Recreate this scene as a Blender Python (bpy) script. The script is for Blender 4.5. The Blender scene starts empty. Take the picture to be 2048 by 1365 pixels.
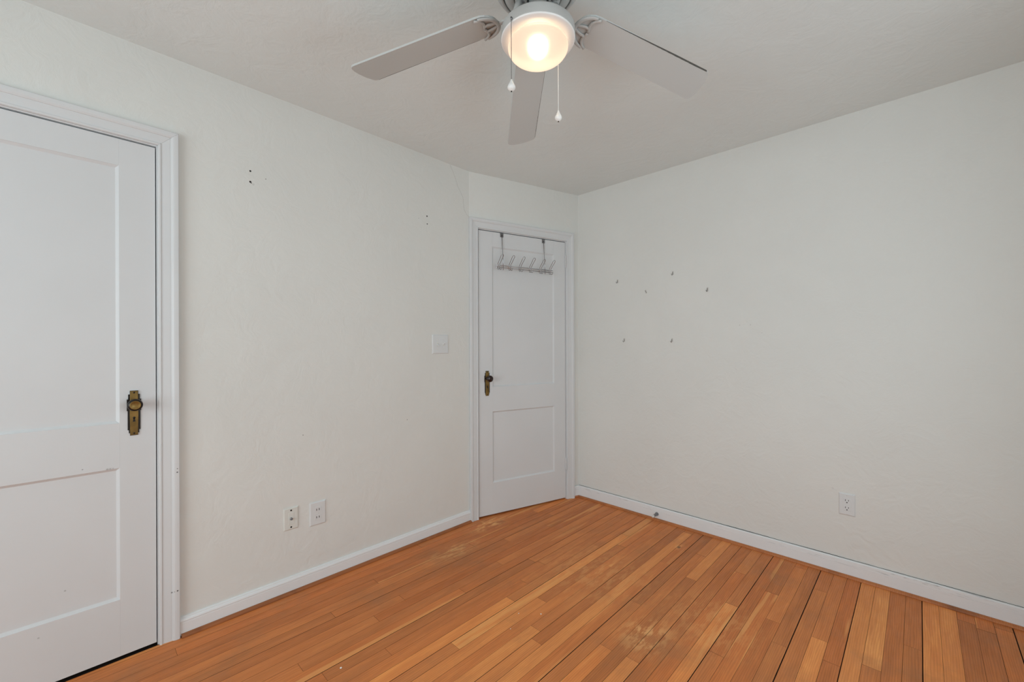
import bpy, bmesh, math, random
from mathutils import Vector, Matrix

C = bpy.context.scene.collection
scene = bpy.context.scene
PI = math.pi
rad = math.radians

# ------------------------------------------------------------------ camera
CAM_H = 1.2277
YAW = rad(44.0768)
ROLL = -0.0034
f3 = Vector((-math.sin(YAW), math.cos(YAW), 0))
r3 = Vector((math.cos(YAW), math.sin(YAW), 0))
u3 = Vector((0, 0, 1))
rr = r3 * math.cos(ROLL) + u3 * math.sin(ROLL)
uu = u3 * math.cos(ROLL) - r3 * math.sin(ROLL)
camd = bpy.data.cameras.new('camera')
cam = bpy.data.objects.new('camera', camd)
C.objects.link(cam)
camd.sensor_fit = 'HORIZONTAL'
camd.sensor_width = 36.0
camd.lens = 840.58 / 2048 * 36.0
camd.shift_x = 0.0001
camd.shift_y = (690.55 - 682.5) / 2048
camd.clip_start = 0.02
cam.matrix_world = Matrix((
    (rr.x, uu.x, -f3.x, 0.0),
    (rr.y, uu.y, -f3.y, 0.0),
    (rr.z, uu.z, -f3.z, CAM_H),
    (0, 0, 0, 1)))
scene.camera = cam

# ------------------------------------------------------------------ room numbers
H = 2.44
XA = -2.2512          # left wall
YC = 2.8266           # far wall
XR = 0.62             # right wall (behind the picture's right edge)
YN = -2.0            # near wall, behind the camera
BX = -1.9867          # slanted wall meets the far wall here
BA = rad(15.913)
TB = Vector((math.sin(BA), math.cos(BA), 0))
NB = Vector((math.cos(BA), -math.sin(BA), 0))
CREASE_Y = YC - (BX - XA) / math.tan(BA)

WIN_N = (-1.70, 0.25, 0.60, 1.95)     # near wall window  x0 x1 z0 z1
WIN_R = (0.55, 1.90, 0.60, 1.95)     # right wall window y0 y1 z0 z1

# ------------------------------------------------------------------ world, light, exposure
world = bpy.data.worlds.new('world')
scene.world = world
world.use_nodes = True
bg = world.node_tree.nodes['Background']
bg.inputs['Color'].default_value = (0.80, 0.90, 1.0, 1)
bg.inputs['Strength'].default_value = 1.0

def area(name, loc, direction, sx, sy, watts, col):
    d = bpy.data.lights.new(name, 'AREA')
    d.shape = 'RECTANGLE'
    d.size = sx
    d.size_y = sy
    d.energy = watts
    d.color = col
    o = bpy.data.objects.new(name, d)
    C.objects.link(o)
    o.location = loc
    o.rotation_euler = Vector(direction).to_track_quat('-Z', 'Y').to_euler()
    return o

area('daylight_near_window', ((WIN_N[0] + WIN_N[1]) / 2, YN - 0.16, (WIN_N[2] + WIN_N[3]) / 2), (0, 1, -0.0),
     WIN_N[1] - WIN_N[0], WIN_N[3] - WIN_N[2], 48, (0.84, 0.95, 0.99))
area('daylight_right_window', (XR + 0.16, (WIN_R[0] + WIN_R[1]) / 2, (WIN_R[2] + WIN_R[3]) / 2), (-1, 0, -0.0),
     WIN_R[1] - WIN_R[0], WIN_R[3] - WIN_R[2], 15, (0.84, 0.95, 0.99))

scene.view_settings.view_transform = 'Standard'
scene.view_settings.look = 'None'
scene.view_settings.exposure = 0.0
scene.view_settings.gamma = 1.0
scene.view_settings.use_curve_mapping = False
scene.cycles.max_bounces = 16
scene.cycles.diffuse_bounces = 10
scene.cycles.sample_clamp_indirect = 6.0

# ------------------------------------------------------------------ materials
def srgb(r, g, b):
    def c(v):
        v /= 255.0
        return v / 12.92 if v <= 0.04045 else ((v + 0.055) / 1.055) ** 2.4
    return (c(r), c(g), c(b), 1.0)

def new_mat(name):
    m = bpy.data.materials.new(name)
    m.use_nodes = True
    nt = m.node_tree
    return m, nt, nt.nodes['Principled BSDF']

class N:
    """small node-graph helper"""
    def __init__(self, nt):
        self.nt = nt
    def node(self, typ, **kw):
        n = self.nt.nodes.new(typ)
        for k, v in kw.items():
            setattr(n, k, v)
        return n
    def link(self, a, b):
        self.nt.links.new(a, b)
    def math(self, op, a, b=None, clamp=False):
        n = self.node('ShaderNodeMath', operation=op)
        n.use_clamp = clamp
        for i, v in enumerate((a, b)):
            if v is None:
                continue
            if isinstance(v, (int, float)):
                n.inputs[i].default_value = v
            else:
                self.link(v, n.inputs[i])
        return n.outputs[0]
    def vmath(self, op, a, b):
        n = self.node('ShaderNodeVectorMath', operation=op)
        for i, v in enumerate((a, b)):
            if isinstance(v, (tuple, list, Vector)):
                n.inputs[i].default_value = tuple(v)
            else:
                self.link(v, n.inputs[i])
        return n.outputs['Value'] if op in ('DISTANCE', 'LENGTH', 'DOT_PRODUCT') else n.outputs[0]
    def mix(self, fac, a, b, blend='MIX'):
        n = self.node('ShaderNodeMix', data_type='RGBA', blend_type=blend)
        for s, v in ((n.inputs[0], fac), (n.inputs[6], a), (n.inputs[7], b)):
            if isinstance(v, (int, float)):
                s.default_value = v
            elif isinstance(v, (tuple, list)):
                s.default_value = v
            else:
                self.link(v, s)
        return n.outputs[2]
    def noise(self, vec, scale, detail=3.0, rough=0.5, dist=0.0):
        n = self.node('ShaderNodeTexNoise')
        n.inputs['Scale'].default_value = scale
        n.inputs['Detail'].default_value = detail
        n.inputs['Roughness'].default_value = rough
        n.inputs['Distortion'].default_value = dist
        if vec is not None:
            self.link(vec, n.inputs['Vector'])
        return n.outputs['Fac']
    def ramp(self, fac, stops):
        n = self.node('ShaderNodeValToRGB')
        el = n.color_ramp.elements
        while len(el) > 1:
            el.remove(el[-1])
        el[0].position, el[0].color = stops[0]
        for p, c in stops[1:]:
            e = el.new(p)
            e.color = c
        self.link(fac, n.inputs[0])
        return n.outputs[0]
    def smooth(self, v, lo, hi, a=0.0, b=1.0):
        n = self.node('ShaderNodeMapRange', interpolation_type='SMOOTHSTEP')
        self.link(v, n.inputs[0])
        n.inputs[1].default_value = lo
        n.inputs[2].default_value = hi
        n.inputs[3].default_value = a
        n.inputs[4].default_value = b
        return n.outputs[0]
    def bump(self, height, strength, dist=0.01):
        n = self.node('ShaderNodeBump')
        n.inputs['Strength'].default_value = strength
        n.inputs['Distance'].default_value = dist
        self.link(height, n.inputs['Height'])
        return n.outputs[0]

def simple(name, col, rough=0.5, metal=0.0, spec=0.5, bump=0.0, bscale=60.0, var=0.0):
    m, nt, p = new_mat(name)
    g = N(nt)
    p.inputs['Base Color'].default_value = col
    p.inputs['Roughness'].default_value = rough
    p.inputs['Metallic'].default_value = metal
    p.inputs['Specular IOR Level'].default_value = spec
    tc = g.node('ShaderNodeTexCoord').outputs['Object']
    if bump:
        g.link(g.bump(g.noise(tc, bscale, 3), bump, 0.003), p.inputs['Normal'])
    if var:
        n = g.noise(tc, 9.0, 4, 0.6)
        dark = tuple(c * (1 - var) for c in col[:3]) + (1,)
        g.link(g.mix(g.smooth(n, 0.35, 0.65), dark, col), p.inputs['Base Color'])
    return m

WALL_COL = (0.727, 0.742, 0.718, 1)
CEIL_COL = (0.742, 0.792, 0.79, 1)
TRIM_COL = (0.670, 0.694, 0.708, 1)

def wall_mat(name, col, spots=(), swirl=None, arcs=()):
    """hand-trowelled painted plaster; spots = (centre, radius, darkness) nail holes and scuffs"""
    m, nt, p = new_mat(name)
    g = N(nt)
    tc = g.node('ShaderNodeTexCoord').outputs['Object']
    big = g.noise(tc, 1.6, 3, 0.55)
    colr = g.mix(g.smooth(big, 0.3, 0.7), tuple(c * 0.965 for c in col[:3]) + (1,), col)
    # trowel marks
    warp = g.node('ShaderNodeTexNoise')
    warp.inputs['Scale'].default_value = 5.0
    g.link(tc, warp.inputs['Vector'])
    wv = g.vmath('ADD', tc, g.vmath('SCALE', warp.outputs['Color'], (0, 0, 0)))
    sc = wv.node
    scl = [n for n in nt.nodes if n.type == 'VECT_MATH' and n.operation == 'SCALE'][-1]
    scl.inputs['Scale'].default_value = 0.35
    fine = g.noise(wv, 38.0, 4, 0.6)
    mid = g.noise(wv, 9.0, 2, 0.5)
    hgt = g.math('ADD', g.math('MULTIPLY', fine, 0.35), g.math('MULTIPLY', mid, 1.0))
    if swirl:
        for c, s in swirl:
            d = g.vmath('DISTANCE', wv, c)
            w = g.math('SINE', g.math('MULTIPLY', d, 130.0))
            mask = g.smooth(d, s * 0.4, s, 1.0, 0.0)
            hgt = g.math('ADD', hgt, g.math('MULTIPLY', g.math('MULTIPLY', w, mask), 0.16))
    for c, r, k in spots:
        d = g.vmath('DISTANCE', tc, c)
        mk = g.smooth(d, r * 0.55, r, k, 0.0)
        colr = g.mix(mk, colr, (0.012, 0.011, 0.010, 1))
    g.link(colr, p.inputs['Base Color'])
    p.inputs['Roughness'].default_value = 0.62
    p.inputs['Specular IOR Level'].default_value = 0.25
    g.link(g.bump(hgt, 0.30, 0.012), p.inputs['Normal'])
    return m

def hole_a(y, z, r, k=1.0):
    return ((XA, y, z), r, k)

M_WALL_A = wall_mat('plaster_left', WALL_COL, spots=[
    hole_a(0.5648, 2.0486, 0.0055), hole_a(0.5647, 1.9982, 0.006), hole_a(0.5685, 1.9935, 0.004, 0.7), hole_a(0.6299, 2.0294, 0.003, 0.7),
    hole_a(1.5506, 2.0516, 0.006), hole_a(1.5523, 2.0026, 0.005), hole_a(1.489, 2.0256, 0.003, 0.4),
    hole_a(0.7956, 0.7729, 0.003, 0.7), hole_a(1.4017, 0.7728, 0.004, 0.45), hole_a(0.577, 1.989, 0.006, 0.15)],
    swirl=[((XA, 1.1, 0.35), 0.3), ((XA, 0.75, 1.55), 0.25)])
M_WALL_C = wall_mat('plaster_far', WALL_COL, spots=[
    ((-0.79, YC, 1.345), 0.0035, 0.25), ((-0.73, YC, 1.345), 0.0035, 0.25), ((-0.67, YC, 1.295), 0.003, 0.25), ((-0.335, YC, 0.45), 0.006, 0.1)],
    swirl=[((-0.70, YC, 1.46), 0.22), ((-0.05, YC, 0.33), 0.3), ((0.2, YC, 0.25), 0.25), ((-0.5, YC, 0.9), 0.2)])
M_WALL = wall_mat('plaster', WALL_COL)
M_CEIL = wall_mat('ceiling_paint', CEIL_COL)

def trim_mat(name, col, scuffs=0.0, spots=()):
    m, nt, p = new_mat(name)
    g = N(nt)
    tc = g.node('ShaderNodeTexCoord').outputs['Object']
    n = g.noise(tc, 3.0, 3)
    colr = g.mix(g.smooth(n, 0.3, 0.7), tuple(c * 0.975 for c in col[:3]) + (1,), col)
    if scuffs:
        s = g.noise(g.vmath('MULTIPLY', tc, (9.0, 9.0, 120.0)), 1.0, 5, 0.72)
        sx = g.node('ShaderNodeSeparateXYZ')
        g.link(tc, sx.inputs[0])
        band = g.math('MULTIPLY', g.smooth(sx.outputs[2], 0.050, 0.072), g.smooth(g.noise(g.vmath('MULTIPLY', tc, (1, 1, 0)), 2.2, 2), 0.42, 0.6))
        colr = g.mix(g.math('MULTIPLY', g.math('MULTIPLY', g.smooth(s, 0.56, 0.68), band), scuffs), colr, (0.16, 0.16, 0.17, 1))
    for c, r, k in spots:
        d = g.vmath('DISTANCE', g.vmath('MULTIPLY', tc, (1, 1, 0)), (c[0], c[1], 0))
        colr = g.mix(g.smooth(d, r * 0.4, r, k, 0.0), colr, (0.02, 0.02, 0.024, 1))
    g.link(colr, p.inputs['Base Color'])
    p.inputs['Roughness'].default_value = 0.42
    p.inputs['Specular IOR Level'].default_value = 0.35
    h = g.noise(tc, 55.0, 3)
    g.link(g.bump(h, 0.06, 0.004), p.inputs['Normal'])
    return m

M_TRIM = trim_mat('gloss_white_paint', TRIM_COL)
M_TRIM_WORN = trim_mat('scuffed_white_paint', TRIM_COL, 0.8)
M_BASE = trim_mat('baseboard_white_paint', (0.775, 0.80, 0.812, 1))
M_BASE_WORN = trim_mat('scuffed_baseboard_paint', (0.775, 0.80, 0.812, 1), 0.8)
M_CASING_A = trim_mat('chipped_casing_paint', TRIM_COL, 0.0, [((0.2877, 0.2042), 0.004, 0.9), ((0.2697, 0.2014), 0.004, 0.7), ((0.2265, 0.2096), 0.0035, 1.0), ((0.2239, 0.985), 0.006, 0.8), ((0.288, 0.7001), 0.004, 0.8), ((0.2885, 0.715), 0.003, 0.7), ((0.2224, 0.409), 0.003, 0.6), ((0.278, 0.203), 0.003, 0.4)])
M_DOOR_A = trim_mat('marked_door_paint', TRIM_COL, 0.0, [((0.078, 0.7525), 0.005, 0.35), ((0.086, 0.7525), 0.005, 0.3), ((0.011, 0.766), 0.003, 0.5), ((-0.0349, 0.327), 0.004, 0.35), ((-0.1, 0.19), 0.004, 0.3), ((0.094, 0.7525), 0.004, 0.25)])
M_DOOR = trim_mat('door_white_paint', TRIM_COL)
M_PLATE_W = simple('white_plastic', (0.685, 0.715, 0.725, 1), 0.35)
M_PLATE_I = simple('ivory_plastic', (0.69, 0.71, 0.675, 1), 0.4)
M_BLACK = simple('black_slot', (0.006, 0.006, 0.006, 1), 0.6)
M_DARKSCREW = simple('dark_screw', (0.02, 0.018, 0.015, 1), 0.4, 0.6)
M_BRASS = simple('aged_brass', (0.30, 0.185, 0.055, 1), 0.38, 0.75, var=0.45, bump=0.05, bscale=120)
M_BRONZE = simple('dark_bronze', (0.022, 0.016, 0.012, 1), 0.35, 0.5)
M_BROWNKNOB = simple('brown_knob', (0.020, 0.008, 0.006, 1), 0.16)
M_CHROME = simple('chrome', (0.42, 0.42, 0.43, 1), 0.2, 1.0)
M_STEEL = simple('steel', (0.25, 0.25, 0.26, 1), 0.3, 1.0)
M_FAN = simple('fan_white_enamel', (0.47, 0.48, 0.47, 1), 0.4)
M_FANB = simple('fan_white_and_lit_rim', (0.82, 0.83, 0.82, 1), 0.4)
M_BLADE = simple('fan_blade_white', (0.515, 0.54, 0.535, 1), 0.45)
M_DARKGAP = simple('vent_black', (0.01, 0.01, 0.01, 1), 0.7)
M_DUST = simple('dust_grey', (0.085, 0.082, 0.072, 1), 0.9)
M_RUBBER = simple('white_rubber', (0.7, 0.7, 0.68, 1), 0.6)
M_CRUMB = simple('white_crumb', (0.85, 0.83, 0.78, 1), 0.8)
M_CLEAR = simple('clear_plastic', (0.62, 0.61, 0.58, 1), 0.2)
M_WIRE = simple('grey_wire', (0.14, 0.14, 0.14, 1), 0.3, 0.8)
M_SHOE = None

def wood_nodes(g, tc, tone, hue, off):
    """oak grain; tone, hue, off are per-board randoms (sockets)"""
    p0 = g.vmath('ADD', tc, off)
    st = g.vmath('MULTIPLY', p0, (9.0, 0.75, 9.0))
    grain = g.noise(st, 3.0, 5, 0.6, 1.2)
    fine = g.noise(g.vmath('MULTIPLY', p0, (260.0, 7.0, 60.0)), 1.0, 3, 0.6)
    # cathedral figure
    wp = g.vmath('MULTIPLY', p0, (13.0, 1.1, 13.0))
    wave = g.node('ShaderNodeTexWave', wave_type='BANDS', bands_direction='X', wave_profile='SIN')
    wave.inputs['Scale'].default_value = 3.2
    wave.inputs['Distortion'].default_value = 9.0
    wave.inputs['Detail'].default_value = 2.0
    wave.inputs['Detail Scale'].default_value = 0.8
    g.link(wp, wave.inputs['Vector'])
    v = g.math('ADD', g.math('MULTIPLY', tone, 0.62), g.math('MULTIPLY', grain, 0.40))
    v = g.math('ADD', v, g.math('MULTIPLY', wave.outputs['Fac'], 0.10))
    v = g.math('ADD', v, g.math('MULTIPLY', fine, 0.13))
    mott = g.noise(g.vmath('MULTIPLY', p0, (18.0, 5.0, 18.0)), 1.0, 4, 0.6)
    v = g.math('ADD', v, g.math('MULTIPLY', mott, 0.22))
    v = g.math('SUBTRACT', v, 0.225)
    colr = g.ramp(v, [(0.0, srgb(104, 62, 36)), (0.25, srgb(141, 85, 47)), (0.5, srgb(172, 106, 60)), (0.72, srgb(193, 126, 72)), (1.0, srgb(222, 163, 98))])
    colr = g.mix(1.0, colr, (1.46, 1.45, 1.40, 1), 'MULTIPLY')
    red = g.mix(1.0, colr, (1.04, 0.92, 0.82, 1), 'MULTIPLY')
    colr = g.mix(hue, colr, red)
    return colr, v, fine, grain

def floor_mat():
    m, nt, p = new_mat('oak_strip_floor')
    g = N(nt)
    tc = g.node('ShaderNodeTexCoord').outputs['Object']
    at = g.node('ShaderNodeAttribute', attribute_name='board')
    sep = g.node('ShaderNodeSeparateColor')
    g.link(at.outputs['Color'], sep.inputs[0])
    tone, hue, rnd = sep.outputs[0], sep.outputs[1], sep.outputs[2]
    comb = g.node('ShaderNodeCombineXYZ')
    g.link(g.math('MULTIPLY', rnd, 3.7), comb.inputs[0])
    g.link(g.math('MULTIPLY', rnd, 31.0), comb.inputs[1])
    g.link(g.math('MULTIPLY', rnd, 17.0), comb.inputs[2])
    colr, v, fine, grain = wood_nodes(g, tc, tone, hue, comb.outputs[0])
    # pale sapwood running along one side of some boards
    sap = g.noise(g.vmath('MULTIPLY', g.vmath('ADD', tc, comb.outputs[0]), (22.0, 1.1, 1.0)), 1.0, 2, 0.45)
    has = g.smooth(hue, 0.45, 0.75)
    colr = g.mix(g.math('MULTIPLY', g.smooth(sap, 0.585, 0.63), g.math('MULTIPLY', has, 0.55)), colr, srgb(238, 170, 102))
    # worn finish
    streak = g.noise(g.vmath('MULTIPLY', tc, (30.0, 9.0, 1.0)), 1.3, 5, 0.65)
    for (c, rx, ry, k) in (((-0.83, 1.66), 0.15, 0.18, 0.8), ((-1.99, 1.55), 0.11, 0.27, 0.9), ((-2.12, 1.95), 0.11, 0.25, 0.9),
                           ((-0.66, 1.95), 0.32, 0.4, 0.30), ((-1.25, 1.95), 0.5, 0.5, 0.32), ((-1.046, 2.53), 0.035, 0.07, 0.6)):
        dv = g.vmath('MULTIPLY', g.vmath('SUBTRACT', tc, (c[0], c[1], 0)), (1 / rx, 1 / ry, 0))
        d = g.vmath('LENGTH', dv, (0, 0, 0))
        mk = g.math('MULTIPLY', g.smooth(d, 0.1, 1.0, 1.0, 0.0), g.smooth(streak, 0.44, 0.60))
        colr = g.mix(g.math('MULTIPLY', mk, k), colr, srgb(240, 180, 118))
    dv = g.vmath('MULTIPLY', g.vmath('SUBTRACT', tc, (-1.046, 2.527, 0)), (1 / 0.011, 1 / 0.02, 0))
    d = g.vmath('LENGTH', dv, (0, 0, 0))
    colr = g.mix(g.smooth(d, 0.5, 1.0, 0.75, 0.0), colr, srgb(92, 66, 40))
    dirt = g.noise(tc, 2.2, 5, 0.65)
    colr = g.mix(g.smooth(dirt, 0.48, 0.72, 0.0, 0.42), colr, srgb(150, 108, 74))
    g.link(colr, p.inputs['Base Color'])
    g.link(g.smooth(streak, 0.3, 0.7, 0.42, 0.58), p.inputs['Roughness'])
    p.inputs['Specular IOR Level'].default_value = 0.3
    g.link(g.bump(g.math('ADD', fine, g.math('MULTIPLY', grain, 0.5)), 0.10, 0.003), p.inputs['Normal'])
    return m

def wood_mat(name, tone, scale=(1, 1, 1), dark=1.0):
    m, nt, p = new_mat(name)
    g = N(nt)
    tc = g.node('ShaderNodeTexCoord').outputs['Object']
    tc = g.vmath('MULTIPLY', tc, scale)
    val = g.node('ShaderNodeValue')
    val.outputs[0].default_value = tone
    hv = g.node('ShaderNodeValue')
    hv.outputs[0].default_value = 0.4
    colr, v, fine, grain = wood_nodes(g, tc, val.outputs[0], hv.outputs[0], (0.3, 1.7, 0.9))
    blot = g.noise(tc, 5.0, 4, 0.6)
    colr = g.mix(g.smooth(blot, 0.5, 0.7, 0.0, 0.55), colr, srgb(70, 40, 22))
    if dark != 1.0:
        colr = g.mix(1.0, colr, (dark, dark, dark, 1), 'MULTIPLY')
    g.link(colr, p.inputs['Base Color'])
    p.inputs['Roughness'].default_value = 0.45
    return m

M_FLOOR = floor_mat()
M_FLOOR_SHADE = simple('dark_seam_shade', (0.022, 0.013, 0.008, 1), 0.9)  # near-black colour that paints the shade in seams and board gaps
M_SHOE_A = wood_mat('oak_shoe_left', 0.42, dark=0.55)
M_SHOE_C = wood_mat('oak_shoe_far', 0.55, dark=0.72)

def glass_lamp_mat():
    m, nt, p = new_mat('frosted_lamp_glass')
    g = N(nt)
    out = [n for n in nt.nodes if n.type == 'OUTPUT_MATERIAL'][0]
    nt.nodes.remove(p)
    em = g.node('ShaderNodeEmission')
    em.inputs['Color'].default_value = (1.0, 0.76, 0.60, 1)
    em.inputs['Strength'].default_value = 0.58
    rf = g.node('ShaderNodeBsdfRefraction')
    rf.inputs['Color'].default_value = (1.0, 0.95, 0.84, 1)
    rf.inputs['Roughness'].default_value = 0.66
    rf.inputs['IOR'].default_value = 1.22
    tl = g.node('ShaderNodeBsdfTranslucent')
    tl.inputs['Color'].default_value = (0.22, 0.175, 0.15, 1)
    ms = g.node('ShaderNodeMixShader')
    ms.inputs[0].default_value = 0.45
    g.link(tl.outputs[0], ms.inputs[1])
    g.link(rf.outputs[0], ms.inputs[2])
    ad = g.node('ShaderNodeAddShader')
    g.link(ms.outputs[0], ad.inputs[0])
    g.link(em.outputs[0], ad.inputs[1])
    g.link(ad.outputs[0], out.inputs['Surface'])
    return m

M_LAMPGLASS = glass_lamp_mat()
m, nt, p = new_mat('bulb_glow')
p.inputs['Base Color'].default_value = (1, 0.9, 0.75, 1)
p.inputs['Emission Color'].default_value = (1.0, 0.86, 0.64, 1)
p.inputs['Emission Strength'].default_value = 17.0
M_BULB = m

m, nt, p = new_mat('window_glass')
g = N(nt)
out = [n for n in nt.nodes if n.type == 'OUTPUT_MATERIAL'][0]
nt.nodes.remove(p)
tr = g.node('ShaderNodeBsdfTransparent')
gl = g.node('ShaderNodeBsdfGlossy')
gl.inputs['Roughness'].default_value = 0.02
ms = g.node('ShaderNodeMixShader')
ms.inputs[0].default_value = 0.05
g.link(tr.outputs[0], ms.inputs[1])
g.link(gl.outputs[0], ms.inputs[2])
g.link(ms.outputs[0], out.inputs['Surface'])
M_WINGLASS = m

# ------------------------------------------------------------------ mesh helpers
class MB:
    def __init__(self):
        self.v = []
        self.f = []
        self.sm = []
    def add(self, verts, faces, smooth=False):
        b = len(self.v)
        self.v += [tuple(x) for x in verts]
        for fc in faces:
            self.f.append([b + i for i in fc])
            self.sm.append(smooth)
        return self
    def box(self, x0, x1, y0, y1, z0, z1):
        v = [(x0, y0, z0), (x1, y0, z0), (x1, y1, z0), (x0, y1, z0), (x0, y0, z1), (x1, y0, z1), (x1, y1, z1), (x0, y1, z1)]
        return self.add(v, [(0, 3, 2, 1), (4, 5, 6, 7), (0, 1, 5, 4), (1, 2, 6, 5), (2, 3, 7, 6), (3, 0, 4, 7)])
    def plate(self, x0, x1, y0, y1, z0, z1, bev):
        """box whose front (z1) face is inset by bev with a chamfer"""
        zb = z1 - bev * 0.7
        a = [(x0, y0), (x1, y0), (x1, y1), (x0, y1)]
        b = [(x0 + bev, y0 + bev), (x1 - bev, y0 + bev), (x1 - bev, y1 - bev), (x0 + bev, y1 - bev)]
        v = [(p[0], p[1], z0) for p in a] + [(p[0], p[1], zb) for p in a] + [(p[0], p[1], z1) for p in b]
        fs = [(3, 2, 1, 0), (8, 9, 10, 11)]
        for i in range(4):
            j = (i + 1) % 4
            fs += [(i, j, 4 + j, 4 + i), (4 + i, 4 + j, 8 + j, 8 + i)]
        return self.add(v, fs)
    def prism(self, poly, z0, z1, bev=0.0):
        n = len(poly)
        v = [(p[0], p[1], z0) for p in poly]
        if bev:
            cx = sum(p[0] for p in poly) / n
            cy = sum(p[1] for p in poly) / n
            ins = []
            for i in range(n):
                p, a, b = Vector(poly[i]), Vector(poly[i - 1]), Vector(poly[(i + 1) % n])
                d1 = (p - a).normalized()
                d2 = (b - p).normalized()
                n1 = Vector((-d1.y, d1.x))
                n2 = Vector((-d2.y, d2.x))
                k = (n1 + n2)
                k = k / max(0.35, k.dot(n1)) if k.length > 1e-6 else n1
                ins.append(p + k * bev)
            v += [(p[0], p[1], z1 - bev) for p in poly] + [(p.x, p.y, z1) for p in ins]
            fs = [tuple(range(n - 1, -1, -1)), tuple(range(2 * n, 3 * n))]
            for i in range(n):
                j = (i + 1) % n
                fs += [(i, j, n + j, n + i), (n + i, n + j, 2 * n + j, 2 * n + i)]
        else:
            v += [(p[0], p[1], z1) for p in poly]
            fs = [tuple(range(n - 1, -1, -1)), tuple(range(n, 2 * n))]
            for i in range(n):
                j = (i + 1) % n
                fs.append((i, j, n + j, n + i))
        return self.add(v, fs)
    def lathe(self, prof, seg=48, centre=(0, 0, 0), axis='Z', smooth=True, a0=0.0, a1=2 * PI):
        full = abs(a1 - a0 - 2 * PI) < 1e-6
        n = seg if full else seg + 1
        v = []
        for r, h in prof:
            for i in range(n):
                t = a0 + (a1 - a0) * i / seg
                x, y = r * math.cos(t), r * math.sin(t)
                if axis == 'Z':
                    q = (x, y, h)
                elif axis == 'Y':
                    q = (y, h, x)
                else:
                    q = (h, x, y)
                v.append((centre[0] + q[0], centre[1] + q[1], centre[2] + q[2]))
        fs = []
        for k in range(len(prof) - 1):
            for i in range(seg):
                j = (i + 1) % n
                fs.append((k * n + i, k * n + j, (k + 1) * n + j, (k + 1) * n + i))
        if full:
            if prof[0][0] > 1e-6:
                fs.append(tuple(range(n - 1, -1, -1)))
            if prof[-1][0] > 1e-6:
                fs.append(tuple((len(prof) - 1) * n + i for i in range(n)))
        return self.add(v, fs, smooth)
    def tube(self, pts, r, seg=8, flat=1.0, cap=True, rs=None):
        """round bar along pts; flat squashes it along z"""
        pts = [Vector(p) for p in pts]
        v = []
        n = len(pts)
        prev = None
        for i, p in enumerate(pts):
            d = (pts[min(i + 1, n - 1)] - pts[max(i - 1, 0)]).normalized()
            if prev is None:
                up = Vector((0, 0, 1)) if abs(d.z) < 0.9 else Vector((1, 0, 0))
                a = d.cross(up).normalized()
            else:
                a = (prev - d * prev.dot(d)).normalized()
            prev = a
            b = d.cross(a).normalized()
            ri = rs[i] if rs else r
            for k in range(seg):
                t = 2 * PI * k / seg
                o = a * math.cos(t) * ri + b * math.sin(t) * ri
                o.z *= flat
                v.append(p + o)
        fs = []
        for i in range(n - 1):
            for k in range(seg):
                j = (k + 1) % seg
                fs.append((i * seg + k, i * seg + j, (i + 1) * seg + j, (i + 1) * seg + k))
        self.add(v, fs, True)
        if cap:
            self.add(v[:seg], [tuple(range(seg - 1, -1, -1))], False)
            self.add(v[-seg:], [tuple(range(seg))], False)
        return self
    def sphere(self, c, r, seg=16, rings=10, sz=1.0):
        prof = []
        for i in range(rings + 1):
            t = -PI / 2 + PI * i / rings
            prof.append((max(r * math.cos(t), 1e-7), r * sz * math.sin(t)))
        return self.lathe(prof, seg, c)
    def build(self, name, mat, parent=None, fix=True):
        me = bpy.data.meshes.new(name)
        me.from_pydata(self.v, [], self.f)
        me.polygons.foreach_set('use_smooth', self.sm)
        if fix:
            bm = bmesh.new()
            bm.from_mesh(me)
            bmesh.ops.remove_doubles(bm, verts=bm.verts, dist=1e-6)
            bmesh.ops.recalc_face_normals(bm, faces=bm.faces)
            bm.to_mesh(me)
            bm.free()
        me.materials.append(mat)
        o = bpy.data.objects.new(name, me)
        C.objects.link(o)
        if parent:
            o.parent = parent
        return o

def tag(o, label, cat, group=None, kind=None):
    o['label'] = label
    o['category'] = cat
    if group:
        o['group'] = group
    if kind:
        o['kind'] = kind
    return o

def struct(o, label, cat):
    return tag(o, label, cat, kind='structure')

def empty(name, mw):
    o = bpy.data.objects.new(name, None)
    C.objects.link(o)
    o.empty_display_size = 0.05
    o.matrix_world = mw
    return o

# wall frames: local x = to the right along the wall, y = up, z = out into the room
def frame(origin, u, n):
    u = Vector(u); n = Vector(n); w = Vector((0, 0, 1))
    o = Vector(origin)
    return Matrix(((u.x, w.x, n.x, o.x), (u.y, w.y, n.y, o.y), (u.z, w.z, n.z, o.z), (0, 0, 0, 1)))
FA = frame((XA, 0, 0), (0, 1, 0), (1, 0, 0))
FB = frame((BX, YC, 0), TB, NB)
FC = frame((0, YC, 0), (1, 0, 0), (0, -1, 0))
def at(F, x, y, z=0.0):
    return F @ Matrix.Translation((x, y, z))

# door openings (along-wall coordinates)
DA = (-0.5400, 0.2225)      # door leaf on the left wall
DBs = (-0.8925, -0.1305)    # door leaf on the slanted wall
D0, D1 = 0.0115, 2.0425     # leaf bottom / top
GAP = 0.0032
TH = 0.11                   # wall thickness

# ------------------------------------------------------------------ shell
def wall_with_hole(name, F, x0, x1, hole, mat, label):
    m = MB()
    a, b, z0, z1 = hole
    m.box(x0, a, 0, H, -TH, 0)
    m.box(b, x1, 0, H, -TH, 0)
    m.box(a, b, z1, H, -TH, 0)
    if z0 > 0:
        m.box(a, b, 0, z0, -TH, 0)
    # bake to world so the plaster texture is in room metres
    m.v = [tuple(F @ Vector(p)) for p in m.v]
    o = m.build(name, mat)
    return struct(o, label, 'wall')

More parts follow.
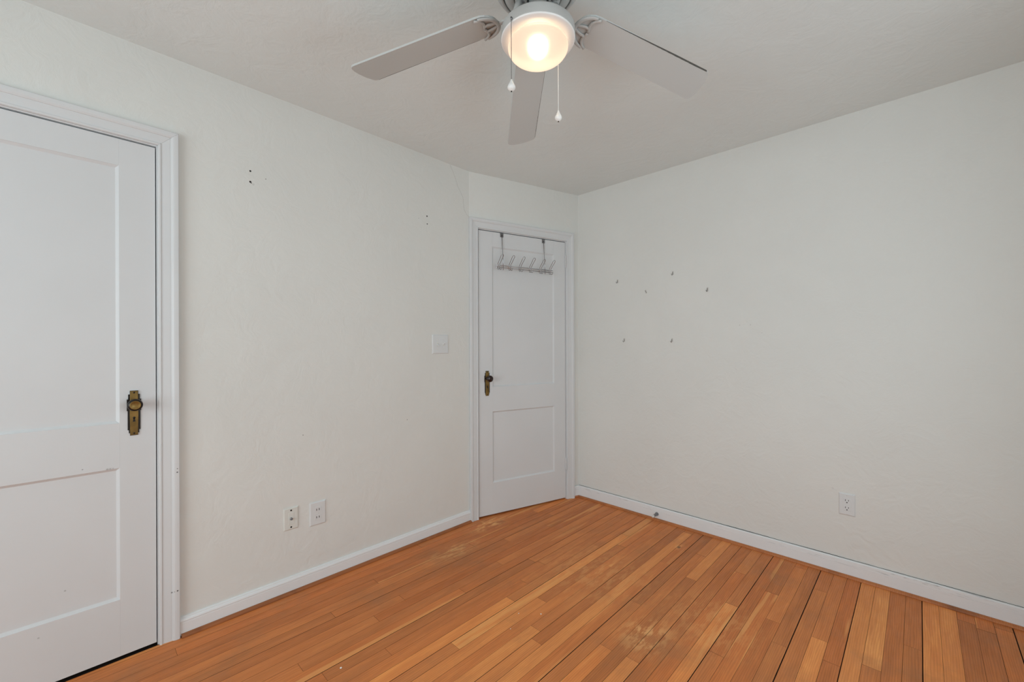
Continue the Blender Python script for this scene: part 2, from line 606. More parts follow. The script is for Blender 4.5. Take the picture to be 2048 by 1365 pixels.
wall_with_hole('wall_left', FA, YN - TH, CREASE_Y + 0.02, (DA[0] - 0.02, DA[1] + 0.02, 0, D1 + 0.02), M_WALL_A,
               'off-white plaster wall on the left with the large near door')
LB = (YC - CREASE_Y) / math.cos(BA)
wall_with_hole('wall_slanted', FB, -LB - 0.005, 0.03, (DBs[0] - 0.02, DBs[1] + 0.02, 0, D1 + 0.02), M_WALL,
               'short angled off-white wall holding the far door')
m = MB().box(BX - 0.35, XR + TH, YC, YC + TH, 0, H)
struct(m.build('wall_far', M_WALL_C), 'off-white plaster wall on the right with small hooks', 'wall')
FN = frame((0, YN, 0), (-1, 0, 0), (0, 1, 0))
wall_with_hole('wall_near', FN, -(XR + TH), -(XA - TH), (-WIN_N[1], -WIN_N[0], WIN_N[2], WIN_N[3]), M_WALL,
               'off-white wall behind the camera with a window')
FR = frame((XR, 0, 0), (0, -1, 0), (-1, 0, 0))
wall_with_hole('wall_right', FR, -(YC + TH), -(YN - TH), (-WIN_R[1], -WIN_R[0], WIN_R[2], WIN_R[3]), M_WALL,
               'off-white wall out of frame on the right with a window')
m = MB().box(XA - 1.1, XR + TH, YN - TH, YC + 1.0, H, H + 0.1)
struct(m.build('ceiling', M_CEIL), 'plain pale grey-white painted ceiling', 'ceiling')

ck = MB()
ck.tube([(XA, y, z) for y, z in ((1.735, 2.437), (1.7605, 2.396), (1.785, 2.35), (1.7985, 2.312), (1.83, 2.27), (1.8462, 2.2458), (1.850, 2.205), (1.8548, 2.1686), (1.866, 2.150), (1.880, 2.135), (1.8985, 2.124))], 0.0006, 5)
ko = ck.build('plaster_crack', simple('crack_shadow', (0.36, 0.35, 0.33, 1), 0.9), bpy.data.objects['wall_left'])
ko['label'] = 'hairline crack from the ceiling to the far door casing'
# closed dark spaces behind the two doors
def back_room(name, F, x0, x1, depth, label):
    m = MB()
    m.box(x0, x1, -0.05, H, -depth - 0.05, -depth)
    m.box(x0 - 0.05, x0, -0.05, H, -depth, -TH)
    m.box(x1, x1 + 0.05, -0.05, H, -depth, -TH)
    m.v = [tuple(F @ Vector(p)) for p in m.v]
    struct(m.build(name, M_WALL), label, 'wall')
back_room('wall_closet', FA, -0.75, 0.6, 0.7, 'closet walls hidden behind the near white door')
back_room('wall_hall', FB, -1.05, 0.08, 0.8, 'hall walls hidden behind the far white door')

# floor: oak strips running away from the camera along the left wall
def build_floor():
    rnd = random.Random(11)
    W = 0.0559
    x_ref = 0.0076
    wide = {0: 0.0034, -4: 0.0030, -7: 0.0036, -11: 0.0032, -14: 0.0022, -18: 0.0032, 5: 0.0036, -21: 0.0020, -25: 0.0024, -29: 0.0022, -34: 0.0022, 8: 0.003}
    ends = {   # row -> list of board end positions (y)
        -26: [0.35, 1.45, 2.2], -25: [0.2, 1.068, 2.45], -3: [0.9, 2.087], -24: [0.7, 1.55, 2.3], -12: [0.6, 2.14], -9: [1.2, 2.14, 2.75],
    }
    tones = {(-26, 1): 0.86, (-25, 2): 0.84, (-3, 2): 0.84, (-12, 1): 0.78, (-9, 2): 0.6, (-24, 1): 0.74, (-26, 2): 0.5, (-26, 3): 0.5}
    v, f, cols = [], [], []
    k = -58
    while True:
        xa = x_ref + k * W
        if xa > XR + 0.06:
            break
        g0 = wide.get(k, rnd.choice([0.0007, 0.0009, 0.0012, 0.0016])) / 2
        g1 = wide.get(k + 1, 0.0008) / 2
        y = YN - 0.15
        if k in ends:
            ys = [y] + [e for e in ends[k]] + [YC + 0.95]
        else:
            ys = [y]
            while ys[-1] < YC + 0.95:
                ys.append(ys[-1] + rnd.uniform(0.6, 2.3))
        for i in range(len(ys) - 1):
            t = min(max(rnd.gauss(0.43, 0.085), 0.2), 0.62)
            if rnd.random() < 0.07:
                t = rnd.uniform(0.68, 0.84)
            t = tones.get((k, i), t)
            hu = rnd.random()
            rn = rnd.random()
            x0, x1, y0, y1 = xa + g0, xa + W - g1, ys[i] + 0.0004, ys[i + 1] - 0.0004
            dz = rnd.uniform(-0.0004, 0.0)
            if y0 < 1.5:            # the oak stops at the left wall; dark base stands in for under-door shade
                if x1 < XA + 0.014:
                    continue
                x0 = max(x0, XA + 0.004)
            b = len(v)
            v += [(x0, y0, dz), (x1, y0, dz), (x1, y1, dz), (x0, y1, dz), (x0, y0, -0.012), (x1, y0, -0.012), (x1, y1, -0.012), (x0, y1, -0.012)]
            for q in ((0, 1, 2, 3), (0, 4, 5, 1), (1, 5, 6, 2), (2, 6, 7, 3), (3, 7, 4, 0)):
                f.append([b + j for j in q])
                cols.append((t, hu, rn, 1.0))
        k += 1
    b = len(v)
    v += [(XA - 1.1, YN - 0.2, -0.012), (XR + 0.2, YN - 0.2, -0.012), (XR + 0.2, YC + 1, -0.012), (XA - 1.1, YC + 1, -0.012)]
    f.append([b, b + 1, b + 2, b + 3])
    cols.append((0.0, 0.0, 0.0, 1.0))
    me = bpy.data.meshes.new('floor')
    me.from_pydata(v, [], f)
    ca = me.color_attributes.new('board', 'FLOAT_COLOR', 'CORNER')
    li = 0
    for pi, pl in enumerate(me.polygons):
        for _ in pl.vertices:
            ca.data[li].color = cols[pi]
            li += 1
    me.materials.append(M_FLOOR)
    me.materials.append(M_FLOOR_SHADE)
    for pi, pl in enumerate(me.polygons):
        if pi % 5 or pi == len(me.polygons) - 1:
            pl.material_index = 1
    o = bpy.data.objects.new('floor', me)
    C.objects.link(o)
    return struct(o, 'worn orange-brown oak strip floor with dark seams', 'floor')
build_floor()

# ------------------------------------------------------------------ mouldings
def sweep(path, prof, left=True, start=None, end=None):
    """sweep prof [(d, z)] along path [(x, y)], d measured to the outside; mitred corners.
    start / end = direction override for the end cut (a 2-D vector along which d runs)"""
    n = len(path)
    P = [Vector(p) for p in path]
    v = []
    for i in range(n):
        if i == 0:
            d1 = d2 = (P[1] - P[0]).normalized()
        elif i == n - 1:
            d1 = d2 = (P[-1] - P[-2]).normalized()
        else:
            d1 = (P[i] - P[i - 1]).normalized()
            d2 = (P[i + 1] - P[i]).normalized()
        s = 1 if left else -1
        n1 = Vector((-d1.y, d1.x)) * s
        n2 = Vector((-d2.y, d2.x)) * s
        k = n1 + n2
        k = k / k.dot(n1)
        if i == 0 and start:
            k = Vector(start)
        if i == n - 1 and end:
            k = Vector(end)
        for d, z in prof:
            v.append((P[i].x + k.x * d, P[i].y + k.y * d, z))
    q = len(prof)
    fs = []
    for i in range(n - 1):
        for j in range(q):
            j2 = (j + 1) % q
            fs.append((i * q + j, i * q + j2, (i + 1) * q + j2, (i + 1) * q + j))
    fs.append(tuple(range(q - 1, -1, -1)))
    fs.append(tuple((n - 1) * q + j for j in range(q)))
    return v, fs

CASING = [(0.0, 0.0), (0.0, 0.010), (0.002, 0.0135), (0.008, 0.0145), (0.010, 0.0115), (0.013, 0.0115), (0.036, 0.0150), (0.041, 0.0150),
          (0.043, 0.0180), (0.049, 0.0215), (0.055, 0.0225), (0.064, 0.0225), (0.0665, 0.0205), (0.067, 0.0)]

def casing(name, F, x0, x1, top, label, mat):
    root = struct(empty(name, F), label, 'trim')
    g = 0.0003
    # left jamb side, head, right side as three mitred boards
    for nm, path, lf, st, en in (
            ('side_casing', [(x0, 0.0), (x0, top - g)], True, None, (-1, 1)),
            ('head_casing', [(x0 + g, top), (x1 - g, top)], True, (-1, 1), (1, 1)),
            ('side_casing', [(x1, 0.0), (x1, top - g)], False, None, (1, 1))):
        v, fs = sweep(path, CASING, lf, st, en)
        MB().add(v, fs).build(nm, mat, root)
    # the jamb lining the opening and the stop behind the leaf
    j = MB()
    xo0, xo1 = x0 - 0.016, x1 + 0.016
    j.box(xo0, x0 + 0.0045, 0, top + 0.0, -TH, 0.0005)
    j.box(x1 - 0.0045, xo1, 0, top + 0.0, -TH, 0.0005)
    j.box(x0 + 0.0045, x1 - 0.0045, top - 0.0045, top + 0.02, -TH, 0.0005)
    s = -0.042
    j.box(x0 + 0.0045, x0 + 0.017, 0, top - 0.0045, -TH, s)
    j.box(x1 - 0.017, x1 - 0.0045, 0, top - 0.0045, -TH, s)
    j.box(x0 + 0.017, x1 - 0.017, top - 0.017, top - 0.0045, -TH, s)
    j.build('door_jamb', M_TRIM, root)
    return root

J = 0.0045 + GAP
casing('trim_1', FA, DA[0] - J, DA[1] + J, D1 + 0.0105, 'white moulded casing around the near door', M_CASING_A)
casing('trim_2', FB, DBs[0] - J, DBs[1] + J, D1 + 0.0105, 'white moulded casing around the far door', M_TRIM)

# ------------------------------------------------------------------ doors
def door_leaf(name, F, x0, x1, panels, label, mat):
    """panels = (px0, px1, pz0, pz1) recessed fields"""
    root = struct(empty(name, F), label, 'door')
    fr = MB()
    zf, zb = -0.001, -0.036
    xs = sorted({x0, x1, panels[0][0], panels[0][1]})
    rows = [D0]
    for p in sorted(panels, key=lambda q: q[2]):
        rows += [p[2], p[3]]
    rows.append(D1)
    px0, px1 = panels[0][0], panels[0][1]
    # stiles and rails butt together in one slab
    fr.plate(x0, px0, D0, D1, zb, zf, 0.0005)
    fr.plate(px1, x1, D0, D1, zb, zf, 0.0005)
    fr.box(px0, px1, rows[0], rows[1], zb, zf)
    fr.box(px0, px1, rows[2], rows[3], zb, zf)
    fr.box(px0, px1, rows[4], rows[5], zb, zf)
    fr.build('door_frame', mat, root)
    for a, b, c, d in panels:
        pm = MB()
        steps = [(0.0, zf - 0.0002), (0.0015, zf - 0.0025), (0.0085, zf - 0.0085), (0.010, zf - 0.0095)]
        v = []
        for ins, z in steps:
            v += [(a + ins, c + ins, z), (b - ins, c + ins, z), (b - ins, d - ins, z), (a + ins, d - ins, z)]
        fs = []
        for s in range(len(steps) - 1):
            for i in range(4):
                j = (i + 1) % 4
                fs.append((s * 4 + i, s * 4 + j, s * 4 + 4 + j, s * 4 + 4 + i))
        e = (len(steps) - 1) * 4
        fs.append((e, e + 1, e + 2, e + 3))
        pm.add(v, fs)
        pm.build('door_panel', mat, root)
    return root

dA = door_leaf('door_1', FA, DA[0], DA[1], [(-0.431, 0.113, 0.926, 1.9385), (-0.431, 0.113, 0.234, 0.750)],
               'large white two-panel door at the left with brass plate', M_DOOR_A)
dB = door_leaf('door_2', FB, DBs[0], DBs[1], [(-0.783, -0.239, 0.926, 1.9365), (-0.783, -0.239, 0.236, 0.750)],
               'white two-panel door in the far corner with dark knob', M_DOOR)

def escutcheon(root, cx, top, knob_mat, disc):
    """stepped art-deco backplate, keyhole, screws and knob (local wall coordinates)"""
    st = [(0.0, 0.0125), (-0.0144, 0.0125), (-0.0144, 0.0175), (-0.034, 0.0175), (-0.034, 0.0215), (-0.080, 0.0215), (-0.080, 0.0190),
          (-0.156, 0.0190), (-0.156, 0.0155), (-0.1685, 0.0155), (-0.1685, 0.0120), (-0.178, 0.0120)]
    poly = [(cx - w, top + y) for y, w in st] + [(cx + w, top + y) for y, w in reversed(st)]
    bp = MB().prism(poly, -0.001, 0.0022, 0.0006).build('backplate', M_BRONZE, root)
    bp['label'] = 'dark stepped backplate'
    strip = [(cx - 0.0115, top - 0.1765), (cx + 0.0115, top - 0.1765), (cx + 0.0130, top - 0.09), (cx + 0.0115, top - 0.0015), (cx - 0.0115, top - 0.0015), (cx - 0.0130, top - 0.09)]
    s = MB().prism(strip, 0.002, 0.0042, 0.0009).build('brass_strip', M_BRASS, bp)
    s['label'] = 'aged brass centre strip'
    k = MB()
    k.lathe([(0.0042, 0.0040), (0.0042, 0.0046), (1e-6, 0.0046)], 16, (cx, top - 0.108, 0))
    k.prism([(cx - 0.0042, top - 0.1235), (cx + 0.0042, top - 0.1235), (cx + 0.0022, top - 0.109), (cx - 0.0022, top - 0.109)], 0.004, 0.0046)
    k.build('keyhole', M_BLACK, bp)
    for y in (-0.0075, -0.1695):
        MB().lathe([(0.0034, 0.004), (0.0030, 0.0052), (1e-6, 0.0056)], 14, (cx, top + y, 0)).build('screw', M_BRONZE, bp)
    ky = top - 0.0535
    prof = [(0.0135, 0.002), (0.0135, 0.006), (0.0095, 0.009), (0.0085, 0.028), (0.013, 0.033), (0.0215, 0.039), (0.0238, 0.045), (0.0232, 0.050), (0.0195, 0.0545), (0.012, 0.0565), (1e-6, 0.0572)]
    kn = MB().lathe(prof, 36, (cx, ky, 0)).build('knob', knob_mat, root)
    kn['label'] = 'dark round door knob'
    if disc:
        d = MB().lathe([(0.0168, 0.0545), (0.0168, 0.0572), (0.0150, 0.0580), (0.0138, 0.0570), (1e-6, 0.0575)], 32, (cx, ky, 0)).build('knob_face', M_BRASS, kn)
        d['label'] = 'brass disc set in the knob'
    return bp
escutcheon(dA, 0.1555, 1.0510, M_BRONZE, True)
escutcheon(dB, -0.8270, 1.0435, M_BROWNKNOB, False)

# painted-over hinges on the far door
for zt in (1.937, 0.328):
    hm = MB()
    x = DBs[1] + 0.001
    for i in range(5):
        z1 = zt - i * 0.0184
        hm.lathe([(0.0052, z1 - 0.0180), (0.0056, z1 - 0.0172), (0.0056, z1 - 0.0010), (0.0052, z1)], 12, (x, 0, 0.0045), 'Y')
    hm.sphere((x, zt + 0.002, 0.0045), 0.0045, 10, 6)
    hm.sphere((x, zt - 0.094, 0.0045), 0.0045, 10, 6)
    hm.box(x - 0.009, x + 0.009, zt - 0.092, zt, -0.003, 0.0008)
    hm.build('hinge', M_TRIM, dB)

# ------------------------------------------------------------------ baseboards and shoe mouldings
def run(F, x0, x1, prof, name, mat, label, cat, e0=0.0, e1=0.0):
    """straight moulding; prof = [(height, out)]; e0/e1 extend ends with depth (mitre)"""
    v = []
    for x, e in ((x0, e0), (x1, e1)):
        for hgt, o in prof:
            v.append((x + e * o, hgt, o))
    q = len(prof)
    fs = [(j, (j + 1) % q, q + (j + 1) % q, q + j) for j in range(q)]
    fs += [tuple(range(q - 1, -1, -1)), tuple(range(q, 2 * q))]
    v = [tuple(F @ Vector(p)) for p in v]
    o = MB().add(v, fs).build(name, mat)
    return struct(o, label, cat)
BASE_A = [(0.004, 0), (0.004, 0.014), (0.0560, 0.014), (0.0575, 0.0125), (0.0590, 0.014), (0.0640, 0.0145), (0.0695, 0.0125), (0.0725, 0.0085), (0.0770, 0.0075), (0.0795, 0.005), (0.0800, 0)]
BASE_C = [(0.004, 0), (0.004, 0.014), (0.0660, 0.014), (0.0670, 0.0130), (0.0680, 0.014), (0.0850, 0.0130), (0.0885, 0.0100), (0.0905, 0.0060), (0.0905, 0.0030), (0.0700, 0.0030), (0.0700, 0)]
def shoe(h, w):
    p = [(0.0002, 0.0), (0.0002, 0.014 + w)]
    for i in range(0, 7):
        t = PI / 2 * i / 6
        p.append((0.0035 + (h - 0.0035) * math.sin(t), 0.014 + w * math.cos(t)))
    p.append((h, 0.0))
    return p
CW = 0.067
xa_r = DA[1] + J + CW
run(FA, xa_r + 0.0005, CREASE_Y - 0.002, BASE_A, 'baseboard_left', M_BASE, 'white capped baseboard along the left wall', 'baseboard')
run(FA, xa_r + 0.0035, CREASE_Y - 0.006, shoe(0.0135, 0.017), 'trim_3', M_SHOE_A, 'dark brown wooden shoe strip under the left baseboard', 'trim')
run(FB, DBs[1] + J + CW + 0.0005, 0.0, BASE_C, 'baseboard_slanted', M_BASE_WORN, 'stub of white baseboard beside the far door', 'baseboard')
run(FB, DBs[1] + J + CW + 0.002, 0.0, shoe(0.0135, 0.012), 'trim_5', M_SHOE_C, 'short wooden shoe piece beside the far door casing', 'trim')
run(FC, BX - 0.002, XR, BASE_C, 'baseboard_far', M_BASE_WORN, 'scuffed white baseboard along the right wall', 'baseboard')
run(FC, BX + 0.006, XR, shoe(0.0135, 0.017), 'trim_4', M_SHOE_C, 'orange wooden shoe strip under the right baseboard', 'trim')
run(FR, -YC, -YN, BASE_C, 'baseboard_right', M_TRIM, 'white baseboard out of frame on the right', 'baseboard')
run(FN, -XR, -XA, BASE_C, 'baseboard_near', M_TRIM, 'white baseboard behind the camera', 'baseboard')
run(FA, YN, DA[0] - J - CW - 0.0005, BASE_A, 'baseboard_left', M_BASE, 'white baseboard left of the near door, out of frame', 'baseboard')

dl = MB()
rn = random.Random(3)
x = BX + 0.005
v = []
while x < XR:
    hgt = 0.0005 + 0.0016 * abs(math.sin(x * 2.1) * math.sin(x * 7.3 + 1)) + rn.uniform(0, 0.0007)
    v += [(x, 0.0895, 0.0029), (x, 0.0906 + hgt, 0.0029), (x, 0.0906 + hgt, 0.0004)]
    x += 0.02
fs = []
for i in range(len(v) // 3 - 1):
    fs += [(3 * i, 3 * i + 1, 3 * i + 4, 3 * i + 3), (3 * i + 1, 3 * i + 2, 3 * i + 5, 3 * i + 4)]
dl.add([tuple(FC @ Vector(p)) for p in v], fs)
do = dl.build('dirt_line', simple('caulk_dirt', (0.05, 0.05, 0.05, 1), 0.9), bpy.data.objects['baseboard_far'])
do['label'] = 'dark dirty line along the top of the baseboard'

# ------------------------------------------------------------------ windows (behind the camera)
def window(name, F, x0, x1, z0, z1, label):
    root = struct(empty(name, F), label, 'window')
    fr = MB()
    v, fs = sweep([(x0, z0), (x0, z1), (x1, z1), (x1, z0)], [(0, 0), (0, 0.014), (0.05, 0.018), (0.06, 0.018), (0.06, 0)], True)
    fr.add(v, fs)
    fr.box(x0 - 0.08, x1 + 0.08, z0 - 0.025, z0, -0.02, 0.05)
    fr.build('window_frame', M_TRIM, root)
    s = MB()
    w = 0.035
    zm = (z0 + z1) / 2
    s.box(x0, x0 + w, z0, z1, -0.08, -0.045)
    s.box(x1 - w, x1, z0, z1, -0.08, -0.045)
    for z in (z0, zm - w / 2, z1 - w):
        s.box(x0 + w, x1 - w, z, z + w, -0.08, -0.045)
    s.build('window_sash', M_TRIM, root)
    MB().add([(x0 + w, z0 + w, -0.062), (x1 - w, z0 + w, -0.062), (x1 - w, z1 - w, -0.062), (x0 + w, z1 - w, -0.062)], [(0, 1, 2, 3)]).build('window_pane', M_WINGLASS, root)
    return root
window('window_1', FN, -WIN_N[1], -WIN_N[0], WIN_N[2], WIN_N[3], 'window behind the camera with white frame')
window('window_2', FR, -WIN_R[1], -WIN_R[0], WIN_R[2], WIN_R[3], 'window out of frame on the right with white frame')

# ------------------------------------------------------------------ electrical plates
def screw_part(root, x, y, z, r, mat):
    m = MB().lathe([(r, z - 0.001), (r, z + 0.0006), (r * 0.8, z + 0.0012), (1e-6, z + 0.0014)], 14, (x, y, 0))
    return m.build('screw', mat, root)

# duplex outlet, left wall (large two-slot receptacle)
r = tag(empty('power_outlet', at(FA, 0.8660, 0.3570)), 'white two-slot power outlet low on the left wall, right of the cable jack', 'outlet')
MB().plate(-0.041, 0.041, -0.0605, 0.0605, 0, 0.0062, 0.005).build('cover_plate', M_PLATE_W, r)
for sy in (0.0195, -0.0195):
    fc = MB()
    pts = [(-0.0165, -0.0125), (-0.012, -0.0145), (0.012, -0.0145), (0.0165, -0.0125), (0.0165, 0.0125), (0.012, 0.0145), (-0.012, 0.0145), (-0.0165, 0.0125)]
    fc.prism([(x, y + sy) for x, y in pts], 0.005, 0.0072, 0.0004)
    fo = fc.build('receptacle', M_PLATE_W, r)
    for sx in (-0.0072, 0.0060):
        MB().box(sx - 0.0014, sx + 0.0014, sy - 0.005, sy + 0.0055, 0.0065, 0.0076).build('slot', M_BLACK, fo)
screw_part(r, 0, 0, 0.0068, 0.003, M_PLATE_W)

# cable jack
r = tag(empty('cable_jack', at(FA, 0.7362, 0.3667)), 'ivory cable jack plate with two black screws on the left wall', 'outlet')
MB().plate(-0.0345, 0.0345, -0.0545, 0.0545, 0, 0.006, 0.0045).build('cover_plate', M_PLATE_I, r)
MB().plate(-0.014, 0.014, -0.030, 0.030, 0.005, 0.0068, 0.0012).build('insert', M_PLATE_I, r)
con = MB()
con.lathe([(0.0062, 0.006), (0.0062, 0.0085), (0.0046, 0.009), (0.0046, 0.017), (0.0030, 0.017), (0.0030, 0.010), (1e-6, 0.010)], 18)
con.build('connector', M_STEEL, r)
for y in (0.0415, -0.0415):
    screw_part(r, 0.0, y, 0.006, 0.0042, M_DARKSCREW)

# double light switch
r = tag(empty('light_switch', at(FA, 1.6490, 1.2345)), 'white double light switch plate left of the far door', 'switch')
MB().plate(-0.0635, 0.0635, -0.0620, 0.0620, 0, 0.0062, 0.005).build('cover_plate', M_PLATE_W, r)
for x, up in ((-0.0235, -1), (0.0235, 1)):
    MB().box(x - 0.0052, x + 0.0052, -0.0125, 0.0125, 0.004, 0.0066).build('switch_slot', M_PLATE_I, r)
    t = MB()
    a = 0.0085 * up
    t.add([(x - 0.0042, -0.006, 0.006), (x + 0.0042, -0.006, 0.006), (x + 0.0042, 0.006, 0.006), (x - 0.0042, 0.006, 0.006),
           (x - 0.0034, a - 0.0035, 0.0185), (x + 0.0034, a - 0.0035, 0.0185), (x + 0.0034, a + 0.0035, 0.0185), (x - 0.0034, a + 0.0035, 0.0185)],
          [(4, 5, 6, 7), (0, 1, 5, 4), (1, 2, 6, 5), (2, 3, 7, 6), (3, 0, 4, 7), (3, 2, 1, 0)])
    t.build('toggle', M_PLATE_W, r)
    for y in (0.030, -0.030):
        screw_part(r, x, y, 0.0064, 0.0028, M_PLATE_I)

# rectangular outlet on the far wall
r = tag(empty('power_outlet', at(FC, -0.2745, 0.3790)), 'white rectangular three-hole power outlet alone low on the right wall', 'outlet')
MB().plate(-0.0345, 0.0345, -0.0570, 0.0570, 0, 0.0060, 0.0042).build('cover_plate', M_PLATE_W, r)
ins = MB().plate(-0.0165, 0.0165, -0.0335, 0.0335, 0.005, 0.0074, 0.0010).build('receptacle', M_PLATE_W, r)
for sy in (0.0195, -0.0185):
    for sx, hh in ((-0.0065, 0.0042), (0.0065, 0.0034)):
        MB().box(sx - 0.0012, sx + 0.0012, sy - hh + 0.003, sy + hh + 0.003, 0.0068, 0.0078).build('slot', M_BLACK, ins)
    MB().lathe([(0.0027, 0.0068), (0.0027, 0.0078), (1e-6, 0.0078)], 14, (0, sy - 0.0085, 0)).build('ground_hole', M_BLACK, ins)
for sy in (0.0485, -0.0485):
    screw_part(r, 0, sy, 0.0058, 0.003, M_PLATE_W)

# ------------------------------------------------------------------ adhesive hooks on the far wall
def wall_hook(x, z, label, tilt=0.0, bare=False):
    r = tag(empty('wall_hook', at(FC, x, z) @ Matrix.Rotation(tilt, 4, 'Z') @ Matrix.Scale(0.85, 4)), label, 'hook', 'small clear hooks on the right wall')
    b = MB()
    pts = []
    for i in range(16):
        t = 2 * PI * i / 16
        pts.append((0.0065 * math.cos(t), (0.009 if math.sin(t) > 0 else -0.009) + 0.0065 * math.sin(t)))
    b.prism(pts, 0, 0.0028, 0.0007)
    b.box(-0.0028, 0.0028, 0.006, 0.011, 0.0025, 0.006)
    b.build('adhesive_base', M_CLEAR, r)
    w = MB()
    if bare:
        path = [(-0.004, 0.012, 0.004), (0.0, 0.004, 0.006), (0.0045, -0.006, 0.008), (0.005, -0.012, 0.006)]
    else:
        path = [(0, 0.009, 0.0045), (0, 0.0, 0.006), (0, -0.012, 0.0075)]
        for i in range(1, 9):
            t = PI * i / 8
            path.append((-0.0005 * i, -0.012 - 0.0065 * math.sin(t), 0.0075 + 0.0065 * (1 - math.cos(t))))
        path.append((-0.005, -0.007, 0.0205))
    w.tube(path, 0.0016, 8)
    w.build('hook_wire', M_WIRE, r)
    return r
wall_hook(-1.6265, 1.706, 'small hook on the right wall, leftmost of the upper row')
wall_hook(-1.2046, 1.716, 'small hook on the right wall, highest of the six')
wall_hook(-1.4009, 1.606, 'small tilted broken hook below the two top hooks', rad(12), True)
wall_hook(-0.9776, 1.584, 'small hook on the right wall, rightmost of the six')
wall_hook(-1.5721, 1.264, 'small hook on the right wall, left one of the lowest pair')
wall_hook(-1.2114, 1.258, 'small hook on the right wall, right one of the lowest pair')

# ------------------------------------------------------------------ door stop on the far baseboard
r = tag(empty('door_stop', at(FC, -1.318, 0.043, 0.014)), 'small grey metal door stop with white tip on the right baseboard', 'door stop')
MB().lathe([(0.0125, 0.0), (0.0125, 0.004), (0.0105, 0.012), (0.0085, 0.03), (0.0072, 0.046), (0.006, 0.05), (1e-6, 0.05)], 20).build('stop_body', M_STEEL, r)
t = MB().lathe([(0.0066, 0.0495), (0.0080, 0.052), (0.0080, 0.063), (0.0064, 0.067), (1e-6, 0.068)], 18).build('rubber_tip', M_RUBBER, r)
t['label'] = 'white rubber tip'

# ------------------------------------------------------------------ over-door hook rack
r = tag(empty('hook_rack', at(FB, 0, 0)), 'chrome over-door rack of six double hooks on the far door', 'hook rack')
ZB = 1.8015
for z in (ZB, ZB - 0.0150):
    MB().tube([(-0.7725, z, 0.026), (-0.2725, z, 0.026)], 0.0026, 8).build('rail', M_CHROME, r)
for x in (-0.7050, -0.3395):
    st = MB()
    st.tube([(x, 2.030, 0.0035), (x, 1.95, 0.010), (x, 1.86, 0.018), (x, 1.77, 0.0225)], 0.0026, 8)
    st.build('strap', M_CHROME, r)
    cl = MB()
    cl.box(x - 0.0125, x + 0.0125, 2.013, D1 + 0.0012, -0.0005, 0.0028)
    cl.box(x - 0.0125, x + 0.0125, D1 + 0.0004, D1 + 0.0014, -0.037, 0.0022)
    cl.build('door_clip', M_STEEL, r)
def hook_mesh():
    m = MB()
    w = 0.0085
    # tall upper prong: a closed wire loop leaning out and up
    left = [(-w * 0.85, -0.022, 0.0030), (-w * 0.85, 0.0, 0.0035), (-w * 0.85, 0.010, 0.008), (-w, 0.036, 0.036), (-w * 1.05, 0.046, 0.048)]
    arc = []
    for i in range(7):
        t = PI - PI * i / 6
        arc.append((w * 1.15 * math.cos(t), 0.056 + 0.010 * math.sin(t), 0.058 + 0.006 * math.sin(t)))
    rightp = [(-p[0], p[1], p[2]) for p in reversed(left)]
    m.tube(left + arc + rightp, 0.0021, 8)
    # two small lower prongs curling out
    for s in (-1, 1):
        pts = []
        for i in range(9):
            t = PI * 1.15 * i / 8
            pts.append((s * (w * 0.85 + 0.003 * i / 8), -0.022 - 0.012 * math.sin(t), 0.0030 + 0.0125 * (1 - math.cos(t))))
        m.tube(pts, 0.0021, 8)
    return m
hk = None
for x in (-0.7483, -0.6565, -0.5690, -0.4800, -0.3900, -0.3010):
    if hk is None:
        hk = hook_mesh().build('hook', M_CHROME, r)
        o = hk
    else:
        o = hk.copy()
        C.objects.link(o)
        o.parent = r
    o.location = (x, ZB, 0.0285)

# ------------------------------------------------------------------ ceiling fan
FX, FY = -0.8732, 1.0262
fan = tag(empty('ceiling_fan', Matrix.Translation((FX, FY, H))), 'white five-blade ceiling fan with lit bowl lamp and two pull chains', 'ceiling fan')
def Z(z):
    return z - H
# motor housing hugging the ceiling, with curved vents round its lower edge
hs = MB()
hs.lathe([(0.118, Z(2.4398)), (0.142, Z(2.4398)), (0.144, Z(2.425)), (0.144, Z(2.392)), (0.139, Z(2.372)), (0.128, Z(2.357)), (0.1145, Z(2.3495)), (0.1130, Z(2.352)), (0.1130, Z(2.38)), (0.118, Z(2.4398))], 64)
for i in range(8):
    a = rad(-160 + 22.5 + 45 * i)
    hs.lathe([(0.1085, Z(2.352)), (0.1085, Z(2.348)), (0.1150, Z(2.350)), (0.1150, Z(2.356)), (0.1085, Z(2.352))], 4, a0=a - rad(7), a1=a + rad(7))
hs.build('motor_housing', M_FAN, fan)
pl = MB()
pl.lathe([(0.1088, Z(2.36)), (0.1088, Z(2.350)), (0.105, Z(2.3455)), (0.080, Z(2.340)), (0.0775, Z(2.342)), (0.0775, Z(2.36)), (0.1088, Z(2.36))], 64)
pl.build('vent_ring', M_FAN, fan)
bk = MB()
bk.lathe([(0.116, Z(2.362)), (0.116, Z(2.368)), (1e-6, Z(2.368))], 48)
bk.build('motor_core', M_DARKGAP, fan)
fw = MB()
fw.lathe([(0.0735, Z(2.362)), (0.0735, Z(2.337)), (0.070, Z(2.332)), (0.058, Z(2.330)), (0.036, Z(2.329)), (0.033, Z(2.333)), (0.033, Z(2.362))], 48)
fw.build('rotor', M_FAN, fan)
